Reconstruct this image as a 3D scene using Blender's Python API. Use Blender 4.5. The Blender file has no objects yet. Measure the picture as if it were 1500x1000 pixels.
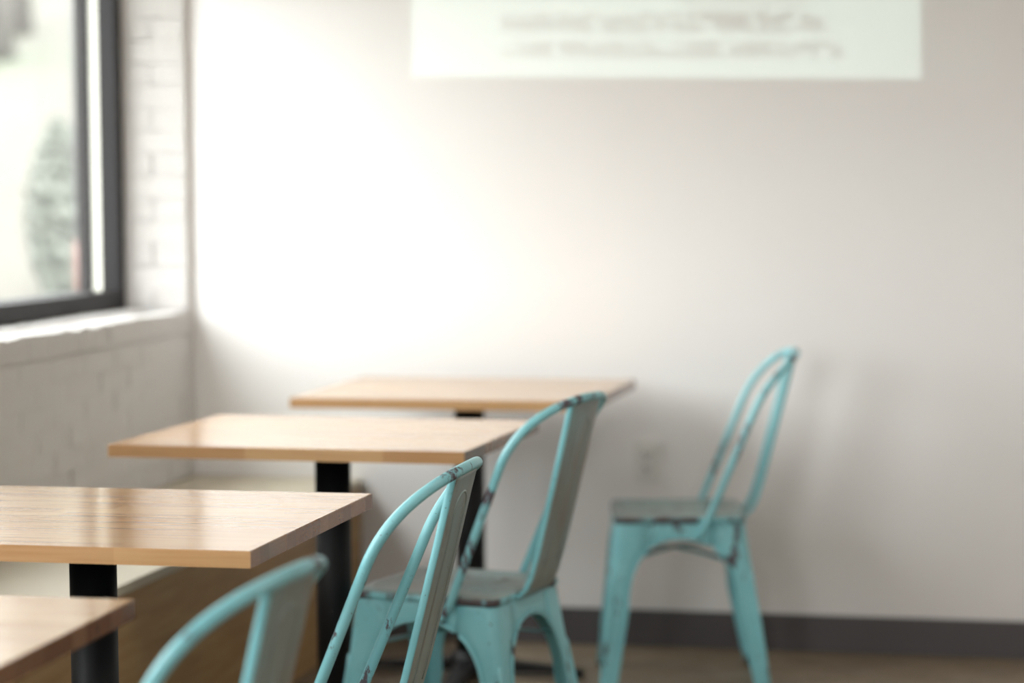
import bpy, bmesh, math, random
from mathutils import Vector, Matrix
random.seed(11)
PI = math.pi
sc = bpy.context.scene
C = bpy.context.collection
S = lambda x: pow(x / 255.0, 2.2)
def rgb(r, g, b): return (S(r), S(g), S(b), 1)

# ---------------------------------------------------------------- camera
YAW, PIT, ROLL = .2166, .0672, -.0073
CAMP = Vector((2.3687, -6.5292, 1.2893))
fwd = Vector((-math.sin(YAW) * math.cos(PIT), math.cos(YAW) * math.cos(PIT), -math.sin(PIT)))
right = Vector((math.cos(YAW), math.sin(YAW), 0)); up = right.cross(fwd)
R_ = math.cos(ROLL) * right + math.sin(ROLL) * up
U_ = -math.sin(ROLL) * right + math.cos(ROLL) * up
cd = bpy.data.cameras.new('camera'); cam = bpy.data.objects.new('camera', cd); C.objects.link(cam)
M = Matrix((R_, U_, -fwd)).transposed().to_4x4(); M.translation = CAMP
cam.matrix_world = M
cd.sensor_width = 36; cd.lens = 3539.66 / 1500 * 36; cd.clip_start = .05; cd.clip_end = 300
cd.dof.use_dof = True; cd.dof.focus_distance = 3.86; cd.dof.aperture_fstop = 2.15
sc.camera = cam

# ---------------------------------------------------------------- world, light, exposure
sc.view_settings.view_transform = 'Standard'; sc.view_settings.look = 'None'
sc.view_settings.gamma = 1; sc.view_settings.use_curve_mapping = False
sc.view_settings.exposure = 0.02
sc.cycles.use_denoising = True
sc.cycles.max_bounces = 10; sc.cycles.diffuse_bounces = 7; sc.cycles.transparent_max_bounces = 12
sc.cycles.sample_clamp_indirect = 6
SKY = 11.0
w = bpy.data.worlds.new('overcast_sky'); sc.world = w; w.use_nodes = True
bg = w.node_tree.nodes['Background']
bg.inputs[0].default_value = (.975, .985, 1.0, 1); bg.inputs[1].default_value = SKY

ROOM_X, ROOM_Y, ROOM_Z = 6.0, -8.4, 3.1
ZSILL, ZHEAD = .9455, 2.06
WINS = [(-.08, -2.15), (-3.0, -5.1)]        # left wall window spans in Y
FWIN = [(.10, 1.45)]                                     # street side window spans in X (behind the camera)
def portal(name, loc, rot, sx, sy):
    l = bpy.data.lights.new(name, 'AREA'); l.shape = 'RECTANGLE'; l.size = sx; l.size_y = sy
    o = bpy.data.objects.new(name, l); C.objects.link(o); o.location = loc; o.rotation_euler = rot
    l.cycles.is_portal = True
for y0, y1 in WINS:
    portal('window_portal', (-.28, (y0 + y1) / 2, (ZSILL + ZHEAD) / 2), (0, -PI / 2, 0), ZHEAD - ZSILL, y0 - y1)
for x0, x1 in FWIN:
    portal('window_portal', ((x0 + x1) / 2, ROOM_Y - .2, 1.8), (PI / 2, 0, 0), x1 - x0, 2.2)

# unseen warm fill lights under the ceiling, added to raise the ambient level
for lx, ly in ((2.9, -2.6), (4.8, -2.6), (2.9, -6.0), (4.8, -6.0)):
    l = bpy.data.lights.new('ceiling_fill', 'AREA'); l.shape = 'DISK'; l.size = .7; l.energy = 13; l.color = (1.0, .95, .91)
    o = bpy.data.objects.new('ceiling_fill', l); C.objects.link(o); o.location = (lx, ly, 3.02)

# ceiling projector beam throwing a slide on the back wall: the slide lives in the lamp
PX, PY, PZ = 1.35, -2.8, 2.72
pl = bpy.data.lights.new('projector_beam', 'SPOT'); po = bpy.data.objects.new('projector_beam', pl); C.objects.link(po)
po.location = (PX, PY, PZ); po.rotation_euler = (PI / 2, 0, 0)
pl.energy = 125; pl.shadow_soft_size = .004; pl.spot_size = math.radians(80); pl.spot_blend = 0
pl.use_nodes = True
nt = pl.node_tree; N = nt.nodes; L = nt.links
em = N['Emission']
def mth(op, a, b=None, c=None):
    n = N.new('ShaderNodeMath'); n.operation = op
    for i, v in enumerate((a, b, c)):
        if v is None: continue
        if isinstance(v, (int, float)): n.inputs[i].default_value = v
        else: L.new(v, n.inputs[i])
    return n.outputs[0]
tc = N.new('ShaderNodeTexCoord'); sp = N.new('ShaderNodeSeparateXYZ'); L.new(tc.outputs['Normal'], sp.inputs[0])
az = mth('ABSOLUTE', sp.outputs[2])
u = mth('MULTIPLY', mth('DIVIDE', sp.outputs[0], az), -PY)      # metres across the wall from PX
v = mth('MULTIPLY', mth('DIVIDE', sp.outputs[1], az), -PY)
v = mth('ADD', v, mth('MULTIPLY', u, .021))                     # slight keystone
def band(x, a, b, s=.004):
    return mth('MULTIPLY', mth('SMOOTH_MIN', mth('MAXIMUM', mth('DIVIDE', mth('SUBTRACT', x, a), s), 0), 1, 0),
               mth('MINIMUM', mth('MAXIMUM', mth('DIVIDE', mth('SUBTRACT', b, x), s), 0), 1))
ub_, vb_ = 1.558 - PZ, 2.45 - PZ
rect = mth('MULTIPLY', band(u, .652 - PX, 2.05 - PX), band(v, ub_, vb_))
spill = mth('MULTIPLY', band(u, .46 - PX, 2.24 - PX), band(v, ub_, vb_))
cmb = N.new('ShaderNodeCombineXYZ'); L.new(mth('MULTIPLY', u, 26.0), cmb.inputs[0]); L.new(mth('MULTIPLY', v, 34.0), cmb.inputs[1])
nz = N.new('ShaderNodeTexNoise'); nz.inputs['Scale'].default_value = 1.0; nz.inputs['Detail'].default_value = 3; L.new(cmb.outputs[0], nz.inputs[0])
glyph = mth('MINIMUM', mth('MAXIMUM', mth('MULTIPLY', mth('SUBTRACT', nz.outputs['Fac'], .40), 9), 0), 1)
lines = mth('ADD', mth('MULTIPLY', band(v, 1.676 - PZ, 1.738 - PZ, .008), band(u, .90 - PX, 1.81 - PX, .01)),
            mth('MULTIPLY', band(v, 1.61 - PZ, 1.662 - PZ, .008), band(u, .90 - PX, 1.85 - PX, .01)))
text = mth('MULTIPLY', lines, glyph)
du = mth('SUBTRACT', u, 1.58 - PX); dv = mth('SUBTRACT', v, 1.95 - PZ)
disc = mth('MINIMUM', mth('MAXIMUM', mth('MULTIPLY', mth('SUBTRACT', .27, mth('SQRT', mth('ADD', mth('MULTIPLY', du, du), mth('MULTIPLY', dv, dv)))), 40), 0), 1)
lev = mth('ADD', mth('MULTIPLY', spill, .06), mth('MULTIPLY', rect, mth('SUBTRACT', mth('SUBTRACT', 1, mth('MULTIPLY', text, .62)), mth('MULTIPLY', disc, .22))))
L.new(lev, em.inputs['Strength'])
em.inputs['Color'].default_value = (.70, 1.0, .90, 1)

# ---------------------------------------------------------------- materials
def mat(name, color=(.5, .5, .5, 1), rough=.5, metal=0.0, spec=.5):
    m = bpy.data.materials.new(name); m.use_nodes = True
    b = m.node_tree.nodes['Principled BSDF']
    b.inputs['Base Color'].default_value = color; b.inputs['Roughness'].default_value = rough
    b.inputs['Metallic'].default_value = metal; b.inputs['Specular IOR Level'].default_value = spec
    return m
class T:
    def __init__(s, m): s.n = m.node_tree.nodes; s.l = m.node_tree.links; s.b = s.n['Principled BSDF']
    def add(s, t, **k):
        n = s.n.new(t)
        for a, b in k.items(): setattr(n, a, b)
        return n
    def noise(s, vec, scale, detail=3, rough=.5):
        n = s.add('ShaderNodeTexNoise'); n.inputs['Scale'].default_value = scale; n.inputs['Detail'].default_value = detail
        n.inputs['Roughness'].default_value = rough; s.l.new(vec, n.inputs['Vector']); return n.outputs['Fac']
    def ramp(s, fac, stops):
        n = s.add('ShaderNodeValToRGB'); e = n.color_ramp.elements
        while len(e) < len(stops): e.new(.5)
        for x, (p, c) in zip(e, stops): x.position = p; x.color = c
        s.l.new(fac, n.inputs[0]); return n.outputs[0]
    def mix(s, fac, a, b, blend='MIX'):
        n = s.add('ShaderNodeMix', data_type='RGBA', blend_type=blend)
        for i, v in ((0, fac), (6, a), (7, b)):
            if isinstance(v, (int, float, tuple)): n.inputs[i].default_value = v
            else: s.l.new(v, n.inputs[i])
        return n.outputs[2]
    def bump(s, h, strength=.2, dist=.002):
        n = s.add('ShaderNodeBump'); n.inputs['Strength'].default_value = strength; n.inputs['Distance'].default_value = dist
        s.l.new(h, n.inputs['Height']); s.l.new(n.outputs[0], s.b.inputs['Normal'])
    def vec(s, scale=(1, 1, 1), rnd=0.0, world=False):
        tcn = s.add('ShaderNodeTexCoord'); mp = s.add('ShaderNodeMapping'); mp.inputs['Scale'].default_value = scale
        if world: g = s.add('ShaderNodeNewGeometry'); src = g.outputs['Position']
        else: src = tcn.outputs['Object']
        s.l.new(src, mp.inputs[0])
        if rnd:
            oi = s.add('ShaderNodeObjectInfo'); m = s.add('ShaderNodeMath', operation='MULTIPLY'); m.inputs[1].default_value = rnd
            s.l.new(oi.outputs['Random'], m.inputs[0])
            cb = s.add('ShaderNodeCombineXYZ')
            for i in range(3): s.l.new(m.outputs[0], cb.inputs[i])
            s.l.new(cb.outputs[0], mp.inputs['Location'])
        return mp.outputs[0]

m_wall = mat('painted_plaster', (.83, .805, .79, 1), .6)
t = T(m_wall); n = t.noise(t.vec(world=True), 3, 4); t.l.new(t.ramp(n, [(.3, (.82, .795, .78, 1)), (.7, (.84, .815, .80, 1))]), t.b.inputs['Base Color'])
t.bump(t.noise(t.vec(world=True), 160, 3), .08, .001)
m_ceil = mat('ceiling_paint', (.8, .79, .77, 1), .8)
def brick_mat(name, a, b):
    m = mat(name, a, .7); t = T(m)
    n = t.noise(t.vec(rnd=37.0), 14, 5, .6); t.l.new(t.ramp(n, [(.3, a), (.7, b)]), t.b.inputs['Base Color'])
    t.bump(t.noise(t.vec(rnd=37.0), 70, 5, .65), .7, .004); return m
m_brick = brick_mat('painted_brick', (.78, .75, .72, 1), (.83, .80, .78, 1))
m_brick_in = brick_mat('painted_mortar', (.76, .73, .70, 1), (.80, .77, .75, 1))
m_base = mat('rubber_baseboard', rgb(84, 80, 82), .5)
m_frame = mat('dark_window_frame', (.014, .012, .013, 1), .6, spec=.3)
m_framelt = mat('pale_window_bead', (.72, .70, .62, 1), .5)
m_gasket = mat('black_gasket', (.012, .012, .012, 1), .6)
m_black = mat('black_powder_coat', (.006, .006, .007, 1), .5, spec=.3)
m_rubber = mat('black_rubber', (.012, .012, .012, 1), .7)
m_plate = mat('outlet_plastic', (.76, .74, .71, 1), .35)
m_slot = mat('outlet_slot', (.08, .075, .07, 1), .6)

m_floor = mat('sealed_concrete', rgb(120, 110, 96), .45); t = T(m_floor)
v_ = t.vec(world=True)
t.l.new(t.mix(.5, t.ramp(t.noise(v_, 1.3, 6, .6), [(.3, rgb(112, 96, 78)), (.7, rgb(140, 126, 106))]),
              t.ramp(t.noise(v_, 9, 5, .7), [(.3, rgb(104, 90, 72)), (.7, rgb(138, 124, 106))])), t.b.inputs['Base Color'])
t.l.new(t.ramp(t.noise(v_, 5, 4), [(.3, (.35,) * 3 + (1,)), (.7, (.6,) * 3 + (1,))]), t.b.inputs['Roughness'])

m_bench = mat('bench_plywood', rgb(176, 142, 98), .5); t = T(m_bench)
t.l.new(t.ramp(t.noise(t.vec((1, 1.5, 14), world=True), 3, 5), [(.3, rgb(160, 124, 82)), (.7, rgb(182, 148, 104))]), t.b.inputs['Base Color'])
m_benchtop = mat('bench_plywood_window_lit', rgb(200, 190, 168), .45)  # same plywood as the front, colour lightened for window light on top

# oak / butcher block staves
def stave_mat(name, end):
    m = mat(name, rough=.3, spec=.8); t = T(m)
    v1 = t.vec((1, 1, 1), rnd=23.0)
    sepn = t.add('ShaderNodeSeparateXYZ'); t.l.new(v1, sepn.inputs[0])
    cell = t.add('ShaderNodeTexWhiteNoise', noise_dimensions='1D')
    mm = t.add('ShaderNodeMath', operation='MULTIPLY'); mm.inputs[1].default_value = 3.4
    fl = t.add('ShaderNodeMath', operation='FLOOR'); t.l.new(sepn.outputs[0], mm.inputs[0]); t.l.new(mm.outputs[0], fl.inputs[0]); t.l.new(fl.outputs[0], cell.inputs['W'])
    base = t.ramp(cell.outputs['Value'], [(0, rgb(178, 134, 92)), (.5, rgb(192, 150, 105)), (1, rgb(206, 166, 120))])
    g = t.noise(t.vec((3.0, 90, 90), rnd=23.0), 1.4, 5, .6)
    g2 = t.noise(t.vec((14, 260, 260), rnd=23.0), 1.5, 3, .6)
    c = t.mix(.32, base, t.ramp(g, [(.3, rgb(158, 116, 80)), (.5, rgb(186, 147, 106)), (.7, rgb(200, 165, 124))]))
    c = t.mix(t.ramp(g2, [(.56, (0, 0, 0, 1)), (.75, (.12, .12, .12, 1))]), c, rgb(150, 98, 56))
    if end:
        oi = t.add('ShaderNodeObjectInfo')
        c = t.mix(t.ramp(t.noise(t.vec((1, 30, 160), rnd=23.0), 2, 3), [(.3, (0, 0, 0, 1)), (.7, (.35, .35, .35, 1))]),
                  t.ramp(oi.outputs['Random'], [(0, rgb(104, 66, 42)), (.5, rgb(124, 84, 58)), (1, rgb(146, 104, 74))]), rgb(118, 74, 48))
    t.l.new(c, t.b.inputs['Base Color'])
    t.l.new(t.ramp(g, [(.3, (.11,) * 3 + (1,)), (.7, (.20,) * 3 + (1,))]), t.b.inputs['Roughness'])
    t.bump(g, .05, .0004)
    return m
m_stave = stave_mat('oak_stave', False); m_staveend = stave_mat('oak_end_grain', True)

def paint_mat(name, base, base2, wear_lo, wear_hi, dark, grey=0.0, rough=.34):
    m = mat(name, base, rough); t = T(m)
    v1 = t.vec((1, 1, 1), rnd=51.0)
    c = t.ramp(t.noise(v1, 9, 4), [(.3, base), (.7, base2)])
    if grey:  # reflection of the duller room, mixed into the paint colour as grey
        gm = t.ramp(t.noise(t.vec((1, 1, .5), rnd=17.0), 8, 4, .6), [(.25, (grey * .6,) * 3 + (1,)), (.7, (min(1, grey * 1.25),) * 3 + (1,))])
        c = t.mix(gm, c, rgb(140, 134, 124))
    w1 = t.noise(t.vec((1, 1, .42), rnd=51.0), 14, 8, .68)
    wear = t.ramp(w1, [(wear_lo, (0, 0, 0, 1)), (wear_hi, (1, 1, 1, 1))])
    c = t.mix(wear, c, dark)
    sp_ = t.ramp(t.noise(t.vec((1, 1, 1), rnd=31.0), 95, 3, .7), [(.665, (0, 0, 0, 1)), (.70, (1, 1, 1, 1))])
    c = t.mix(sp_, c, dark)
    t.l.new(c, t.b.inputs['Base Color'])
    t.l.new(t.mix(wear, (rough,) * 3 + (1,), (.6, .6, .6, 1)), t.b.inputs['Roughness'])
    t.bump(t.noise(v1, 60, 4), .1, .0008)
    return m
AQ, AQ2, DK = (.215, .545, .60, 1), (.27, .61, .66, 1), (.085, .065, .075, 1)
m_aqua = paint_mat('distressed_aqua_paint', AQ, AQ2, .615, .65, DK)
m_tube = paint_mat('aqua_tube_paint', AQ, AQ2, .555, .58, (.10, .075, .09, 1))
m_splat = paint_mat('worn_aqua_paint_grey_reflection', AQ, AQ2, .60, .70, (.14, .12, .12, 1), grey=.85)  # real wear, plus grey painted in for mirrored surroundings
m_seat = paint_mat('rubbed_aqua_seat_grey_reflection', AQ, AQ2, .56, .64, (.13, .11, .11, 1), grey=.75)  # same painted-in grey reflection on the seat, under the real wear
m_rim = paint_mat('chipped_rim_paint', AQ, AQ2, .46, .54, (.07, .05, .055, 1))

# ---------------------------------------------------------------- mesh helpers
def link(name, me, m=None, parent=None, smooth=False):
    o = bpy.data.objects.new(name, me); C.objects.link(o)
    if m is not None:
        for q in (m if isinstance(m, (list, tuple)) else [m]): me.materials.append(q)
    if parent is not None: o.parent = parent
    if smooth:
        for p in me.polygons: p.use_smooth = True
    return o
def from_bm(name, bm, m=None, parent=None, smooth=False):
    bmesh.ops.recalc_face_normals(bm, faces=bm.faces[:])
    me = bpy.data.meshes.new(name); bm.to_mesh(me); bm.free()
    return link(name, me, m, parent, smooth)
def box(bm, x0, x1, y0, y1, z0, z1, bev=0.0, mi=0):
    r = bmesh.ops.create_cube(bm, size=1)
    for q in r['verts']:
        q.co = Vector(((x0 + x1) / 2 + q.co.x * (x1 - x0), (y0 + y1) / 2 + q.co.y * (y1 - y0), (z0 + z1) / 2 + q.co.z * (z1 - z0)))
    fs = list({f for q in r['verts'] for f in q.link_faces})
    for f in fs: f.material_index = mi
    if bev:
        es = list({e for q in r['verts'] for e in q.link_edges})
        bmesh.ops.bevel(bm, geom=es, offset=bev, segments=2, affect='EDGES', profile=.6)
def bx(name, dims, m, parent=None, bev=0.0):
    bm = bmesh.new(); box(bm, *dims, bev=bev); return from_bm(name, bm, m, parent)
def tube(bm, pts, rad, seg=14, cap=True):
    pts = [Vector(p) for p in pts]; rings = []; up0 = None
    for i, p in enumerate(pts):
        d = (pts[min(i + 1, len(pts) - 1)] - pts[max(i - 1, 0)]).normalized()
        if up0 is None: up0 = d.orthogonal().normalized()
        up0 = (up0 - d * up0.dot(d)).normalized(); s = d.cross(up0)
        r = rad(i / (len(pts) - 1)) if callable(rad) else rad
        rings.append([bm.verts.new(p + (up0 * math.cos(2 * PI * k / seg) + s * math.sin(2 * PI * k / seg)) * r) for k in range(seg)])
    for a, b in zip(rings, rings[1:]):
        for k in range(seg): bm.faces.new((a[k], a[(k + 1) % seg], b[(k + 1) % seg], b[k]))
    if cap: bm.faces.new(rings[0][::-1]); bm.faces.new(rings[-1])
def lathe(bm, prof, seg=32, cx=0, cy=0):
    rings = [[bm.verts.new((cx + r * math.cos(2 * PI * k / seg), cy + r * math.sin(2 * PI * k / seg), z)) for k in range(seg)] for r, z in prof]
    for a, b in zip(rings, rings[1:]):
        for k in range(seg): bm.faces.new((a[k], a[(k + 1) % seg], b[(k + 1) % seg], b[k]))
    bm.faces.new(rings[0][::-1]); bm.faces.new(rings[-1])
def grid(bm, rows):
    vs = [[bm.verts.new(p) for p in r] for r in rows]
    for a, b in zip(vs, vs[1:]):
        for k in range(len(a) - 1): bm.faces.new((a[k], a[k + 1], b[k + 1], b[k]))
    return vs
def struct(o): o['kind'] = 'structure'; return o
def thing(name, label, cat, loc=(0, 0, 0), rz=0, group=None):
    o = bpy.data.objects.new(name, None); C.objects.link(o); o.location = loc; o.rotation_euler = (0, 0, rz)
    o['label'] = label; o['category'] = cat
    if group: o['group'] = group
    return o
def copy_tree(o, parent=None):
    c = o.copy(); C.objects.link(c)
    if parent is not None: c.parent = parent
    for ch in [q for q in bpy.data.objects if q.parent == o]: copy_tree(ch, c)
    return c

# ---------------------------------------------------------------- room shell
struct(bx('floor', (-.30, ROOM_X + .2, ROOM_Y - .3, .2, -.12, 0), m_floor))
struct(bx('ceiling', (-.30, ROOM_X + .2, ROOM_Y - .3, .2, ROOM_Z, ROOM_Z + .15), m_ceil))
struct(bx('wall_back', (-.30, ROOM_X + .2, 0, .2, 0, ROOM_Z), m_wall))
struct(bx('wall_right', (ROOM_X, ROOM_X + .2, ROOM_Y, 0, 0, ROOM_Z), m_wall))
bm = bmesh.new()                                            # wall behind the camera, with its street windows
FZ0, FZ1 = .7, 2.9
box(bm, 0, ROOM_X, ROOM_Y - .2, ROOM_Y, 0, FZ0); box(bm, 0, ROOM_X, ROOM_Y - .2, ROOM_Y, FZ1, ROOM_Z)
xs = [0] + [q for p in FWIN for q in p] + [ROOM_X]
for a, b in zip(xs[::2], xs[1::2]): box(bm, a, b, ROOM_Y - .2, ROOM_Y, FZ0, FZ1)
struct(from_bm('wall_front', bm, m_wall))
bm = bmesh.new()                                            # window wall, its face 6 mm behind the bricks
XF = -.0035
box(bm, -.30, XF, ROOM_Y, 0, 0, .858)
box(bm, -.30, XF, ROOM_Y, 0, ZHEAD, ROOM_Z)
ys = [0] + [q for p in WINS for q in p] + [ROOM_Y]
box(bm, -.30, -.20, -.08 + .006, 0, .858, ZHEAD)
box(bm, -.20, XF, -.018, 0, .858, ZHEAD)
for a, b in zip(ys[2::2], ys[3::2]): box(bm, -.30, XF, b, a, .858, ZHEAD)
for y0, y1 in WINS: box(bm, -.30, -.19, y1, y0, .858, .93)
box(bm, -.19, XF, ROOM_Y, -2.9, .858, .93)
wall_left = struct(from_bm('wall_left', bm, m_brick_in))

# bricks of the window wall (the stretch the picture shows)
bricks = []
for k in range(4):
    r = random.Random(k); bm = bmesh.new(); box(bm, -.5, .5, -.5, .5, -.5, .5)
    bmesh.ops.subdivide_edges(bm, edges=bm.edges[:], cuts=1)
    for q in bm.verts: q.co += Vector([r.uniform(-.018, .018) for _ in range(3)])
    me = bpy.data.meshes.new('brick'); bm.to_mesh(me); bm.free(); me.materials.append(m_brick)
    for p in me.polygons: p.use_smooth = False
    bricks.append(me)
def brick(x0, x1, y0, y1, z0, z1, j=.002):
    o = bpy.data.objects.new('brick', random.choice(bricks)); C.objects.link(o); o.parent = wall_left
    o.location = ((x0 + x1) / 2 + random.uniform(-j, j), (y0 + y1) / 2, (z0 + z1) / 2)
    o.scale = (x1 - x0, y0 - y1 if y0 > y1 else y1 - y0, z1 - z0)
    o.rotation_euler = (random.uniform(-.006, .006), random.uniform(-.006, .006), random.uniform(-.006, .006))
CO = .0672
for i in range(7):                                          # courses between the bench and the sill
    z0 = .455 + i * CO * .86; z1 = z0 + CO * .86 - .004
    y = -.004 - (.1 if i % 2 else 0)
    if i % 2: brick(-.09, 0, -.097, -.004, z0, z1)
    while y > -2.05:
        brick(-.09, 0, y - .195, y, z0, z1); y -= .200
y = -.004                                                   # rowlock course of the sill, sloping inwards
while y > -2.1:
    o_h = random.uniform(-.003, .003)
    brick(-.10, .002, y - .0605, y, .861, .921 + o_h)
    if y < -.08: brick(-.186, -.10, y - .056, y, .862, .930 + o_h * .5, j=.001)
    y -= .0635
zc = .925; i = 0; ANG = math.atan2(.050, .172)              # the reveal is slightly splayed
def quoin(t0, t1, z0):
    o_ = Vector((-.182, -.083, 0)); e = Vector((math.cos(ANG), math.sin(ANG), 0)); n = Vector((-math.sin(ANG), math.cos(ANG), 0))
    c_ = o_ + e * (t0 + t1) / 2 + n * .030
    brick(c_.x - (t1 - t0) / 2, c_.x + (t1 - t0) / 2, c_.y - .030, c_.y + .030, z0, z0 + .0615, j=.001)
    bpy.context.collection.objects[-1].rotation_euler.z += ANG
while zc < ZHEAD - .06:
    if i % 2: quoin(0, .184, zc)
    else: quoin(0, .090, zc); quoin(.094, .186, zc)
    zc += .0635; i += 1

# baseboard
struct(bx('baseboard_back', (.50, ROOM_X, -.012, 0, 0, .1013), m_base, bev=.003))
struct(bx('baseboard_right', (ROOM_X - .012, ROOM_X, ROOM_Y, -.012, 0, .1013), m_base, bev=.003))

# windows
m_glass = bpy.data.materials.new('window_glass'); m_glass.use_nodes = True
n_ = m_glass.node_tree.nodes; l_ = m_glass.node_tree.links; n_.clear()
out = n_.new('ShaderNodeOutputMaterial'); mx = n_.new('ShaderNodeMixShader'); fr = n_.new('ShaderNodeFresnel'); fr.inputs[0].default_value = 1.45
tr = n_.new('ShaderNodeBsdfTransparent'); tr.inputs[0].default_value = (.96, .98, .97, 1); gl = n_.new('ShaderNodeBsdfGlossy'); gl.inputs['Roughness'].default_value = .01
gg = n_.new('ShaderNodeNewGeometry'); inv_ = n_.new('ShaderNodeMath'); inv_.operation = 'SUBTRACT'; inv_.inputs[0].default_value = 1; l_.new(gg.outputs['Backfacing'], inv_.inputs[1])
mm_ = n_.new('ShaderNodeMath'); mm_.operation = 'MULTIPLY'; l_.new(fr.outputs[0], mm_.inputs[0]); l_.new(inv_.outputs[0], mm_.inputs[1]); l_.new(mm_.outputs[0], mx.inputs[0])   # the exit face passes straight through
l_.new(tr.outputs[0], mx.inputs[1]); l_.new(gl.outputs[0], mx.inputs[2]); l_.new(mx.outputs[0], out.inputs[0])
def window(name, y0, y1):
    """frame from y0 (far) to y1 (near); interior face at X=-.17, glass at -.215"""
    z0, z1 = .932, ZHEAD; F = .052
    def ring(xa, xb, f, inset=0.0):
        bm = bmesh.new()
        a, b, c, d = y0 - inset, y1 + inset, z0 + inset, z1 - inset
        box(bm, xa, xb, a - f, a, c, d, .0015); box(bm, xa, xb, b, b + f, c, d, .0015)
        box(bm, xa, xb, b + f, a - f, c, c + f, .0015); box(bm, xa, xb, b + f, a - f, d - f, d, .0015)
        return bm
    w = struct(from_bm(name, ring(-.222, -.170, F), m_frame))
    from_bm('window_bead', ring(-.250, -.223, F - .008), m_framelt, w)
    from_bm('outer_frame', ring(-.290, -.251, F), m_frame, w)
    from_bm('gasket', ring(-.200, -.1705, .006, -.0035), m_gasket, w)
    bx('window_pane', (-.2215, -.2175, y1 + F - .005, y0 - F + .005, z0 + F - .005, z1 - F + .005), m_glass, w)
    return w
for i, (a, b) in enumerate(WINS): window('window_%d' % (i + 1), a, b)
for i, (x0, x1) in enumerate(FWIN):
  bm = bmesh.new()
  for q in ((x0, x0 + .06, FZ0, FZ1), (x1 - .06, x1, FZ0, FZ1), (x0 + .06, x1 - .06, FZ0, FZ0 + .06), (x0 + .06, x1 - .06, FZ1 - .06, FZ1)):
      box(bm, q[0], q[1], ROOM_Y - .15, ROOM_Y - .08, q[2], q[3], .002)
  wf = struct(from_bm('window_%d' % (i + 4), bm, m_frame))
  bx('window_pane', (x0 + .055, x1 - .055, ROOM_Y - .117, ROOM_Y - .113, FZ0 + .055, FZ1 - .055), m_glass, wf)

# ---------------------------------------------------------------- bench along the window wall
bench = thing('bench', 'long low wooden bench with window-lit top built along the window wall', 'bench', (.2485, -2.7, 0))
bx('seat', (-.2455, .2485, -2.6, 2.697, .428, .4501), m_benchtop, bench, .002)
bx('front_panel', (.2265, .2445, -2.6, 2.697, 0.002, .428), m_bench, bench, .001)
bx('end_panel', (-.2455, .2265, -2.6, -2.582, 0.002, .428), m_bench, bench, .001)

# ---------------------------------------------------------------- wall outlet
ot = thing('wall_outlet', 'pale duplex power outlet on the white back wall left of the far chair', 'outlet', (1.310, 0, .511))
bx('cover_plate', (-.036, .036, -.006, -.0002, -.058, .058), m_plate, ot, .0025)
for s in (-1, 1):
    bm = bmesh.new(); box(bm, -.017, .017, -.0085, -.0055, s * .0195 - .014, s * .0195 + .014, .004)
    rc = from_bm('receptacle', bm, m_plate, ot)
    bm = bmesh.new()
    box(bm, -.0085, -.0055, -.0092, -.0078, s * .0195 - .002, s * .0195 + .008)
    box(bm, .0055, .0085, -.0092, -.0078, s * .0195 - .002, s * .0195 + .006)
    box(bm, -.0025, .0025, -.0092, -.0078, s * .0195 - .010, s * .0195 - .005)
    from_bm('slots', bm, m_slot, rc)

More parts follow.
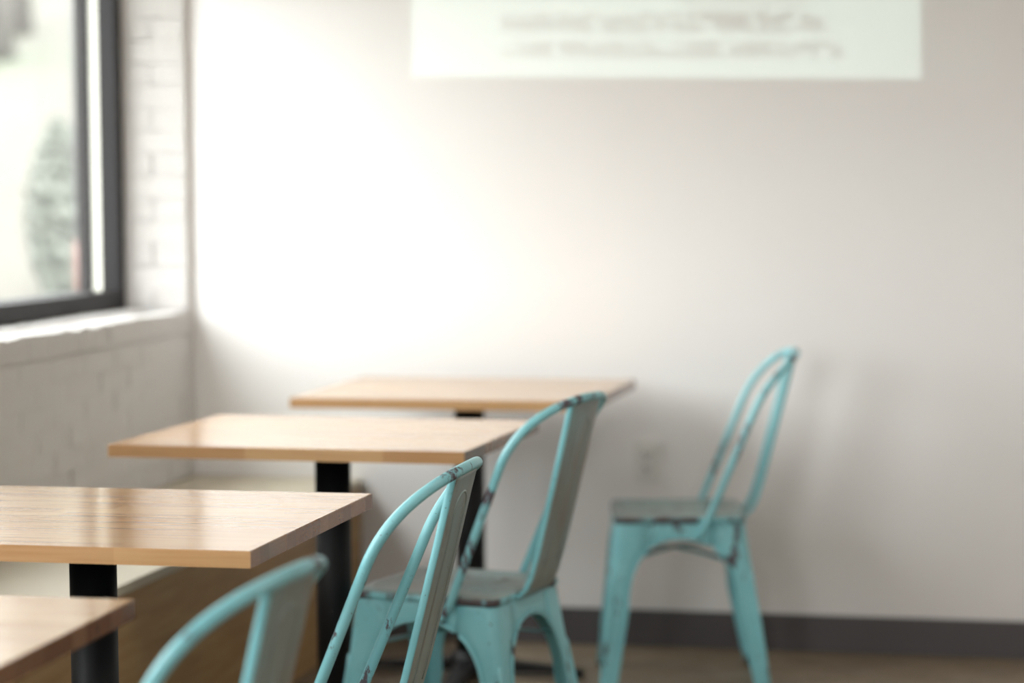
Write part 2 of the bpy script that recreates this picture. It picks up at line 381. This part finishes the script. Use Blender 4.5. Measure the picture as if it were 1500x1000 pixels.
# ---------------------------------------------------------------- tables
TW, TD, TZ, TH = .7614, .6594, .7488, .0253
def make_table(label, x, y, rz, td=TD):
    t = thing('cafe_table', label, 'table', (x, y, 0), rz, 'butcher-block cafe tables in a row')
    top = bx('tabletop', (-TW / 2 + .002, TW / 2 - .002, -td / 2 + .002, td / 2 - .002, TZ - TH, TZ - .004), m_stave, t)
    n = 15; wy = td / n
    for i in range(n):
        bm = bmesh.new(); a = -td / 2 + i * wy
        box(bm, -TW / 2, TW / 2, a + .00002, a + wy - .00002, -TH / 2, TH / 2, 0)
        es = [e for e in bm.edges if (abs(e.verts[0].co.z - TH / 2) < 1e-6 and abs(e.verts[1].co.z - TH / 2) < 1e-6)
              and ((i == 0 and e.verts[0].co.y == e.verts[1].co.y == min(v.co.y for v in bm.verts)) or e.verts[0].co.x == e.verts[1].co.x
                   or (i == n - 1 and e.verts[0].co.y == e.verts[1].co.y == max(v.co.y for v in bm.verts)))]
        if es: bmesh.ops.bevel(bm, geom=es, offset=.0013, segments=2, affect='EDGES')
        bm.normal_update()
        for f in bm.faces: f.material_index = 1 if abs(f.normal.x) > .9 else 0
        o = from_bm('stave', bm, [m_stave, m_staveend], top); o.location = (0, 0, TZ - TH / 2 )
    bm = bmesh.new()                                         # spider plate under the top
    zt = TZ - TH - .0005
    box(bm, -.17, .17, -.02, .02, zt - .012, zt, .003); box(bm, -.02, .02, -.17, .17, zt - .012, zt, .003)
    from_bm('mounting_plate', bm, m_black, t)
    bm = bmesh.new(); lathe(bm, [(.0385, .045), (.0385, zt - .012)], 40)
    from_bm('pole', bm, m_black, t, True)
    bm = bmesh.new(); lathe(bm, [(.045, .012), (.062, .02), (.062, .045), (.05, .062), (.0387, .068)], 32); from_bm('base_hub', bm, m_black, t, True)
    for k, ln in enumerate((.30, .26, .30, .26)):
        bm = bmesh.new()
        rows = []
        for q in range(9):
            f = q / 8; r = .04 + (ln - .04) * f; hw = .030 - .008 * f; zt2 = .050 - .026 * f ** .8; zb2 = .014
            if q == 8: zt2 -= .004
            rows.append([(r, -hw, zb2), (r, -hw, zt2 - .006), (r, -hw * .6, zt2), (r, hw * .6, zt2), (r, hw, zt2 - .006), (r, hw, zb2), (r, -hw, zb2)])
        vs = grid(bm, rows); bm.faces.new(vs[0][:6]); bm.faces.new(vs[-1][:6][::-1])
        bmesh.ops.rotate(bm, verts=bm.verts[:], cent=(0, 0, 0), matrix=Matrix.Rotation(k * PI / 2, 3, 'Z'))
        bmesh.ops.remove_doubles(bm, verts=bm.verts[:], dist=1e-5)
        lg = from_bm('base_arm', bm, m_black, t)
        bm = bmesh.new(); a = k * PI / 2; lathe(bm, [(.016, .001), (.018, .004), (.018, .012), (.012, .0155)], 16, math.cos(a) * (ln - .02), math.sin(a) * (ln - .02))
        from_bm('glide', bm, m_rubber, lg, True)
    return t
make_table('farthest butcher-block cafe table, standing against the back wall', .9185, -.4601, -.0033)
make_table('butcher-block cafe table second from the back wall, its whole front edge in view', .8778, -1.5593, -.0292, .64)
make_table('butcher-block cafe table in sharp focus with window reflections, cut off at left edge', .8586, -2.8592, .0011)
make_table('nearest butcher-block cafe table, only its far right corner in view at lower left', .848, -3.9383, .0228)

# ---------------------------------------------------------------- chairs
ch = thing('metal_chair', 'aqua metal cafe chair in sharp focus, only its back in view, chipped paint on tubes', 'chair', (1.1982, -2.8952, 0), -.001, 'distressed aqua metal chairs')
def P3(u, v, z): return (-u, v, z)                           # u = towards the front of the chair (local -X)
HA, ZR = .162, .4313
FU, RU, FV = .200, -.226, .200
def cor(su, sv, z):
    f = 1 - z / ZR
    return ((HA + (FU - HA) * f) if su > 0 else -(HA + (-RU - HA) * f), sv * (HA + (FV - HA) * f))
ZA0, ZA1, SA = .215, .392, .075
def inner(c0, cz, z):
    """half width of the arch opening; c0 = corner half-width at ZA0, cz at z"""
    A = c0 - .050
    if z <= ZA0: return cz - (.034 + .016 * z / ZA0)
    if z >= ZA1: return 0
    return A * (1 - ((z - ZA0) / (ZA1 - ZA0)) ** 2.3) ** (1 / 2.3)
def leg(su, sv):
    zs = [0.012 + (ZA0 - .012) * i / 8 for i in range(9)] + [ZA0 + (ZA1 - .0002 - ZA0) * i / 14 for i in range(1, 15)] + [.405, .42, ZR]
    rows = []; lipa = []; lipb = []
    c0u = abs(cor(su, sv, ZA0)[0]); c0v = abs(cor(su, sv, ZA0)[1])
    for z in zs:
        cu, cv = cor(su, sv, z); au, av = abs(cu), abs(cv)
        iu = max(SA, inner(c0u, au, z)); iv = max(SA, inner(c0v, av, z))
        r = .010 + .014 * z / ZR
        row = [P3(su * iu, cv, z)]
        row.append(P3(su * ((iu + au - r) / 2), cv, z))
        for k in range(7):
            a = k / 6 * PI / 2
            row.append(P3(su * (au - r + r * math.sin(a)), sv * (av - r + r * math.cos(a)), z))
        row.append(P3(cu, sv * ((iv + av - r) / 2), z))
        row.append(P3(cu, sv * iv, z))
        rows.append(row)
        if iu > SA + 1e-4: lipa.append(row[0])
        if iv > SA + 1e-4: lipb.append(row[-1])
    bm = bmesh.new(); grid(bm, rows)
    bmesh.ops.recalc_face_normals(bm, faces=bm.faces[:])
    bmesh.ops.solidify(bm, geom=bm.faces[:], thickness=.0022)
    for lp in (lipa, lipb): tube(bm, lp, .0036, 8)
    o = from_bm('leg', bm, m_aqua, ch, True)
    # pressed rib down the corner, and rubber foot
    bm = bmesh.new(); pts = []
    for i in range(10):
        z = .05 + .26 * i / 9; cu, cv = cor(su, sv, z); au, av = abs(cu), abs(cv); r = .010 + .014 * z / ZR; q = r * (1 - .7071) - .0005
        pts.append(P3(su * (au - q), sv * (av - q), z))
    tube(bm, pts, lambda f: .0075 * math.sin(PI * min(max(f, .06), .94)) ** .35, 10)
    from_bm('leg_rib', bm, m_aqua, o, True)
    cu, cv = cor(su, sv, .01)
    bm = bmesh.new(); lathe(bm, [(.017, 0), (.02, .003), (.021, .02), (.019, .024)], 16, -(cu - su * .016), cv - sv * .016)
    from_bm('foot', bm, m_rubber, o, True)
    return o
for su in (1, -1):
    for sv in (1, -1): leg(su, sv)
def apron(side):
    bm = bmesh.new(); cols = []; lip = []
    if side in 'fr': s_ = 1 if side == 'f' else -1; c0 = cor(s_, 1, ZA0)[1]; fix = lambda z: cor(s_, 1, z)[0]
    else: s_ = 1 if side == 'p' else -1; c0 = None; fix = lambda z: cor(1, s_, z)[1]
    for i in range(21):
        s = -SA + 2 * SA * i / 20
        if side in 'fr': A = c0 - .05
        else: A = abs(cor(1 if s > 0 else -1, 1, ZA0)[0]) - .05
        za = ZA0 + (ZA1 - ZA0) * (1 - (abs(s) / A) ** 2.3) ** (1 / 2.3)
        col = []
        for k in range(5):
            z = za + (ZR - za) * k / 4
            col.append(P3(fix(z), s, z) if side in 'fr' else P3(s, fix(z), z))
        cols.append(col); lip.append(col[0])
    grid(bm, cols); bmesh.ops.recalc_face_normals(bm, faces=bm.faces[:]); bmesh.ops.solidify(bm, geom=bm.faces[:], thickness=.0022)
    tube(bm, lip, .0036, 8)
    return from_bm('apron', bm, m_aqua, ch, True)
for s in 'frpn': apron(s)
def rrect(h, r, z, n=7):
    pts = []
    for q, (cx, cy) in enumerate(((1, 1), (-1, 1), (-1, -1), (1, -1))):
        for k in range(n):
            a = q * PI / 2 + k / (n - 1) * PI / 2
            pts.append((cx * (h - r) + r * math.cos(a), cy * (h - r) + r * math.sin(a), z))
    return pts
def rings(bm, prof, close_center=True):
    vs = [[bm.verts.new(p) for p in rrect(h, min(r, h * .98), z)] for h, r, z in prof]
    for a, b in zip(vs, vs[1:]):
        for k in range(len(a)): bm.faces.new((a[k], a[(k + 1) % len(a)], b[(k + 1) % len(a)], b[k]))
    if close_center: bm.faces.new(vs[0]); 
    return vs
bm = bmesh.new(); rings(bm, [(.02, .018, .4395), (.06, .03, .4395), (.11, .036, .4405), (.135, .038, .443), (.145, .034, .4472), (.152, .030, .4485), (.160, .027, .4475), (.1645, .026, .4435)])
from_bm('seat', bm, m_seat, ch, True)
bm = bmesh.new(); rings(bm, [(.1645, .026, .4435), (.1665, .026, .439), (.1665, .026, .4315), (.1645, .025, .4285), (.161, .024, .430)], False)
from_bm('seat_rim', bm, m_rim, ch, True)
# tubular back hoop
ub, wb, tb_ = -.0649, .1708, .426
Sx = Vector((-.1844, -.1837, .7109)); Bx = Vector((ub, -wb, tb_)); Ax = Vector((-.3033, 0, .846))
d = (Sx - Bx).normalized(); c1 = Sx + d * .101; c2 = Ax + Vector((0, -.163, 0))
near = [(-.046, -.1665, .392), (-.052, -.1690, .408)] + [tuple(Bx + (Sx - Bx) * i / 8) for i in range(8)]
for i in range(25):
    q = i / 24
    near.append(tuple((1 - q) ** 3 * Sx + 3 * (1 - q) ** 2 * q * c1 + 3 * (1 - q) * q * q * c2 + q ** 3 * Ax))
pts = near + [(p[0], -p[1], p[2]) for p in near[::-1][1:]]
bm = bmesh.new(); tube(bm, [P3(*p) for p in pts], lambda f: .0090 if min(f, 1 - f) > .035 else .007 + .0020 * min(f, 1 - f) / .035, 16)
hoop = from_bm('back_hoop', bm, m_tube, ch, True)
for s in (-1, 1):
    bm = bmesh.new(); tube(bm, [P3(-.049, s * .166, .402), P3(-.049, s * .181, .402)], .0065, 12); from_bm('hoop_bolt', bm, m_aqua, hoop, True)
# central splat: flat web, side flanges folded forwards
path = [(-.300, .842), (-.289, .80), (-.272, .73), (-.254, .66), (-.236, .59), (-.218, .52), (-.204, .475), (-.193, .452), (-.178, .436), (-.163, .428)]
def splat_pos(z):
    for (u0, z0), (u1, z1) in zip(path, path[1:]):
        if z1 <= z <= z0: return u0 + (u1 - u0) * (z0 - z) / (z0 - z1)
    return path[-1][0]
def flange_row(u, z, f):
    hw = .069 - .006 * f; fl = .012
    return [P3(u + fl, -hw - .001, z), P3(u + fl * .5, -hw - .0006, z), P3(u + .0025, -hw, z), P3(u + .0006, -hw + .001, z), P3(u, -hw + .003, z), P3(u - .001, -hw * .5, z), P3(u - .0014, 0, z),
            P3(u - .001, hw * .5, z), P3(u, hw - .003, z), P3(u + .0006, hw - .001, z), P3(u + .0025, hw, z), P3(u + fl * .5, hw + .0006, z), P3(u + fl, hw + .001, z)]
fine = []
for (u0, z0), (u1, z1) in zip(path, path[1:]):
    for k in range(3): fine.append((u0 + (u1 - u0) * k / 3, z0 + (z1 - z0) * k / 3))
fine.append(path[-1])
rows = [flange_row(u, z, i / (len(fine) - 1)) for i, (u, z) in enumerate(fine)]
bm = bmesh.new(); grid(bm, [r[3:10] for r in rows]); bmesh.ops.recalc_face_normals(bm, faces=bm.faces[:])
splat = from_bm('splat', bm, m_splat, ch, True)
md = splat.modifiers.new('thickness', 'SOLIDIFY'); md.thickness = .0012; md.offset = 0
for a, b in ((0, 4), (9, 13)):
    bm = bmesh.new(); grid(bm, [r[a:b] for r in rows]); bmesh.ops.recalc_face_normals(bm, faces=bm.faces[:])
    o = from_bm('flange', bm, m_aqua, splat, True); md = o.modifiers.new('thickness', 'SOLIDIFY'); md.thickness = .0014; md.offset = 0
bead = []                                                    # pressed race-track bead on the rear face
for i in range(31):
    a = PI * i / 30; bead.append((-.036 * math.cos(a), .775 + .030 * math.sin(a)))
bead = [(-.033, .50 + (.775 - .50) * i / 12) for i in range(12)] + bead + [(.033, .775 - (.775 - .50) * (i + 1) / 12) for i in range(12)]
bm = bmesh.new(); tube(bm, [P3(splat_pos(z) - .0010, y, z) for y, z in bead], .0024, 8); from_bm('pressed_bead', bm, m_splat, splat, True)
bead2 = [(-.026 * math.cos(PI * i / 20), .763 + .020 * math.sin(PI * i / 20)) for i in range(21)]
bead2 = [(-.024, .52 + (.763 - .52) * i / 10) for i in range(10)] + bead2 + [(.024, .763 - (.763 - .52) * (i + 1) / 10) for i in range(10)]
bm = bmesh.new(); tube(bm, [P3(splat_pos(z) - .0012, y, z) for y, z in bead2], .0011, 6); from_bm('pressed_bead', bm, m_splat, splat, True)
bm = bmesh.new()                                             # small pressed mark low on the splat
for (y0, z0, y1, z1) in ((-.040, .548, -.040, .530), (-.032, .548, -.032, .530), (-.040, .539, -.032, .539)):
    tube(bm, [P3(splat_pos(z0) - .0008, y0, z0), P3(splat_pos(z1) - .0008, y1, z1)], .0011, 6)
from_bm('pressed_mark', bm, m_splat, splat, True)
# crossed flat straps under the seat
for s in (-1, 1):
    bm = bmesh.new(); rws = []
    for i in range(17):
        f = i / 16; q = -.150 + .300 * f; z = .322 + .022 * math.sin(PI * f) + (.003 if s > 0 else 0)
        nx, ny = (-s * .7071 * .012, .7071 * .012)
        rws.append([(q - nx, s * q - ny, z), (q + nx, s * q + ny, z)])
    grid(bm, rws); o = from_bm('cross_strap', bm, m_aqua, ch, True)
    md = o.modifiers.new('thickness', 'SOLIDIFY'); md.thickness = .003; md.offset = 0
for (x, y, a, lab) in (
        (1.1726, -1.643, -.2179, 'aqua metal cafe chair with scuffed seat, angled at the second table from the back wall'),
        (1.2395, -3.8902, -.0681, 'nearest aqua metal cafe chair, only its blurred curved back in view at the bottom edge'),
        (1.4568, -.4369, .1964, 'farthest aqua metal cafe chair, seen side on against the back wall at right')):
    o = copy_tree(ch); o.location = (x, y, 0); o.rotation_euler = (0, 0, a); o['label'] = lab

# ---------------------------------------------------------------- outside the window
m_grass = mat('spring_lawn', rgb(120, 128, 84), .9); t = T(m_grass)
t.l.new(t.ramp(t.noise(t.vec(world=True), .35, 5, .6), [(.3, (.055, .070, .040, 1)), (.5, (.074, .070, .055, 1)), (.7, (.084, .071, .060, 1))]), t.b.inputs['Base Color'])
m_bark = mat('grey_bark', (.095, .088, .08, 1), .9)
m_leaf = mat('grey_green_foliage', (.15, .16, .138, 1), .8)
m_post = mat('weathered_post', (.08, .078, .08, 1), .6)
m_red = mat('faded_red_band', (.15, .07, .06, 1), .6)
m_pave = mat('concrete_paving', (.22, .21, .19, 1), .8)
bm = bmesh.new(); box(bm, -3.5, -.30, -14, 6, -.25, -.12); o = from_bm('pavement', bm, m_pave); struct(o)
bm = bmesh.new(); box(bm, -60, 60, -60, ROOM_Y - .35, -.30, -.20); struct(from_bm('street', bm, m_pave))
def lawn_z(x, y):
    dd = max(0, math.hypot(x, y + 2) - 7); k = min(1, max(0, (y + 12) / 12))
    return -.14 + .27 * dd * min(1, dd / 6) * k
bm = bmesh.new(); rows = []
for i in range(61):
    x = -.9 - i * 1.3; rows.append([])
    for k in range(71):
        y = -30 + k * 1.8
        rows[-1].append((x, y, lawn_z(x, y) + .10 * math.sin(x * .9 + y * .4) * min(1, max(0, (math.hypot(x, y + 2) - 7) / 5))))
grid(bm, rows); o = from_bm('lawn', bm, m_grass, None, True); struct(o)
def ray(px, py, dist):
    d_ = fwd + R_ * ((px - 750) / 3539.66) + U_ * ((500 - py) / 3539.66); return CAMP + d_ * dist
def tree(px, dist, h, r0, lab, seed):
    r = random.Random(seed); p = ray(px, 200, dist); z = lawn_z(p.x, p.y) - .05
    t_ = thing('tree', lab, 'tree', (p.x, p.y, z))
    bm = bmesh.new(); tube(bm, [(.15 * math.sin(i * .8 + seed) * i / 8, .1 * math.cos(i + seed) * i / 8, h * i / 8) for i in range(9)], lambda f: r0 * (1 - .7 * f), 10)
    tk = from_bm('trunk', bm, m_bark, t_, True)
    for k in range(9):
        a = r.uniform(0, 6.28); z0 = h * r.uniform(.35, .95); ln = r.uniform(.5, .9)
        bm = bmesh.new(); tube(bm, [(math.cos(a) * ln * q / 4, math.sin(a) * ln * q / 4, z0 + ln * .7 * (q / 4) ** 1.3) for q in range(5)], lambda f: r0 * .3 * (1 - .8 * f), 6)
        from_bm('branch', bm, m_bark, t_, True)
    return t_
for i, (px, dist, lab) in enumerate(((6, 21, 'leftmost bare grey tree on the slope outside the window'), (34, 22, 'second bare grey tree from the left outside the window'),
                                     (66, 25.5, 'bare grey tree outside, third from the left near the window jamb'))):
    tree(px, dist, 7, .12, lab, i + 3)
# leafy upright shrub
p = ray(88, 300, 15.5); zb = lawn_z(p.x, p.y)
sh = thing('shrub', 'tall loose grey-green shrub outside the window beside the dark jamb', 'shrub', (p.x, p.y, zb))
bm = bmesh.new(); rr = random.Random(5)
for k in range(6):
    a = rr.uniform(0, 6.28); tube(bm, [(math.cos(a) * .1 * q / 5, math.sin(a) * .1 * q / 5, 1.05 * q / 5) for q in range(6)], .015, 6)
from_bm('stem', bm, m_bark, sh)
bm = bmesh.new()
for k in range(1500):
    f = rr.random(); z = .10 + 1.12 * f; wd = .24 * math.sin(PI * min(1, .12 + f * .88)) ** .7
    a = rr.uniform(0, 6.28); q = wd * math.sqrt(rr.random()); c_ = Vector((q * math.cos(a), q * math.sin(a), z))
    e1 = Vector([rr.uniform(-1, 1) for _ in range(3)]).normalized(); e2 = e1.orthogonal().normalized(); s_ = rr.uniform(.03, .055)
    bm.faces.new([bm.verts.new(c_ + e1 * s_), bm.verts.new(c_ + e2 * s_ * .5), bm.verts.new(c_ - e1 * s_), bm.verts.new(c_ - e2 * s_ * .5)])
fo = from_bm('foliage', bm, m_leaf, sh); fo['kind'] = 'stuff'
p = ray(127, 300, 10.2); z0 = -.2 if p.x > -3.5 else lawn_z(p.x, p.y)
po_ = thing('metal_post', 'slim grey post with a faded red band standing outside beside the window jamb', 'post', (p.x, p.y, -.12))
bm = bmesh.new(); tube(bm, [(0, 0, 0), (0, 0, 3.4)], .052, 14); from_bm('pole', bm, m_post, po_, True)
bm = bmesh.new(); tube(bm, [(0, 0, .86), (0, 0, 1.16)], .056, 14); from_bm('band', bm, m_red, po_, True)
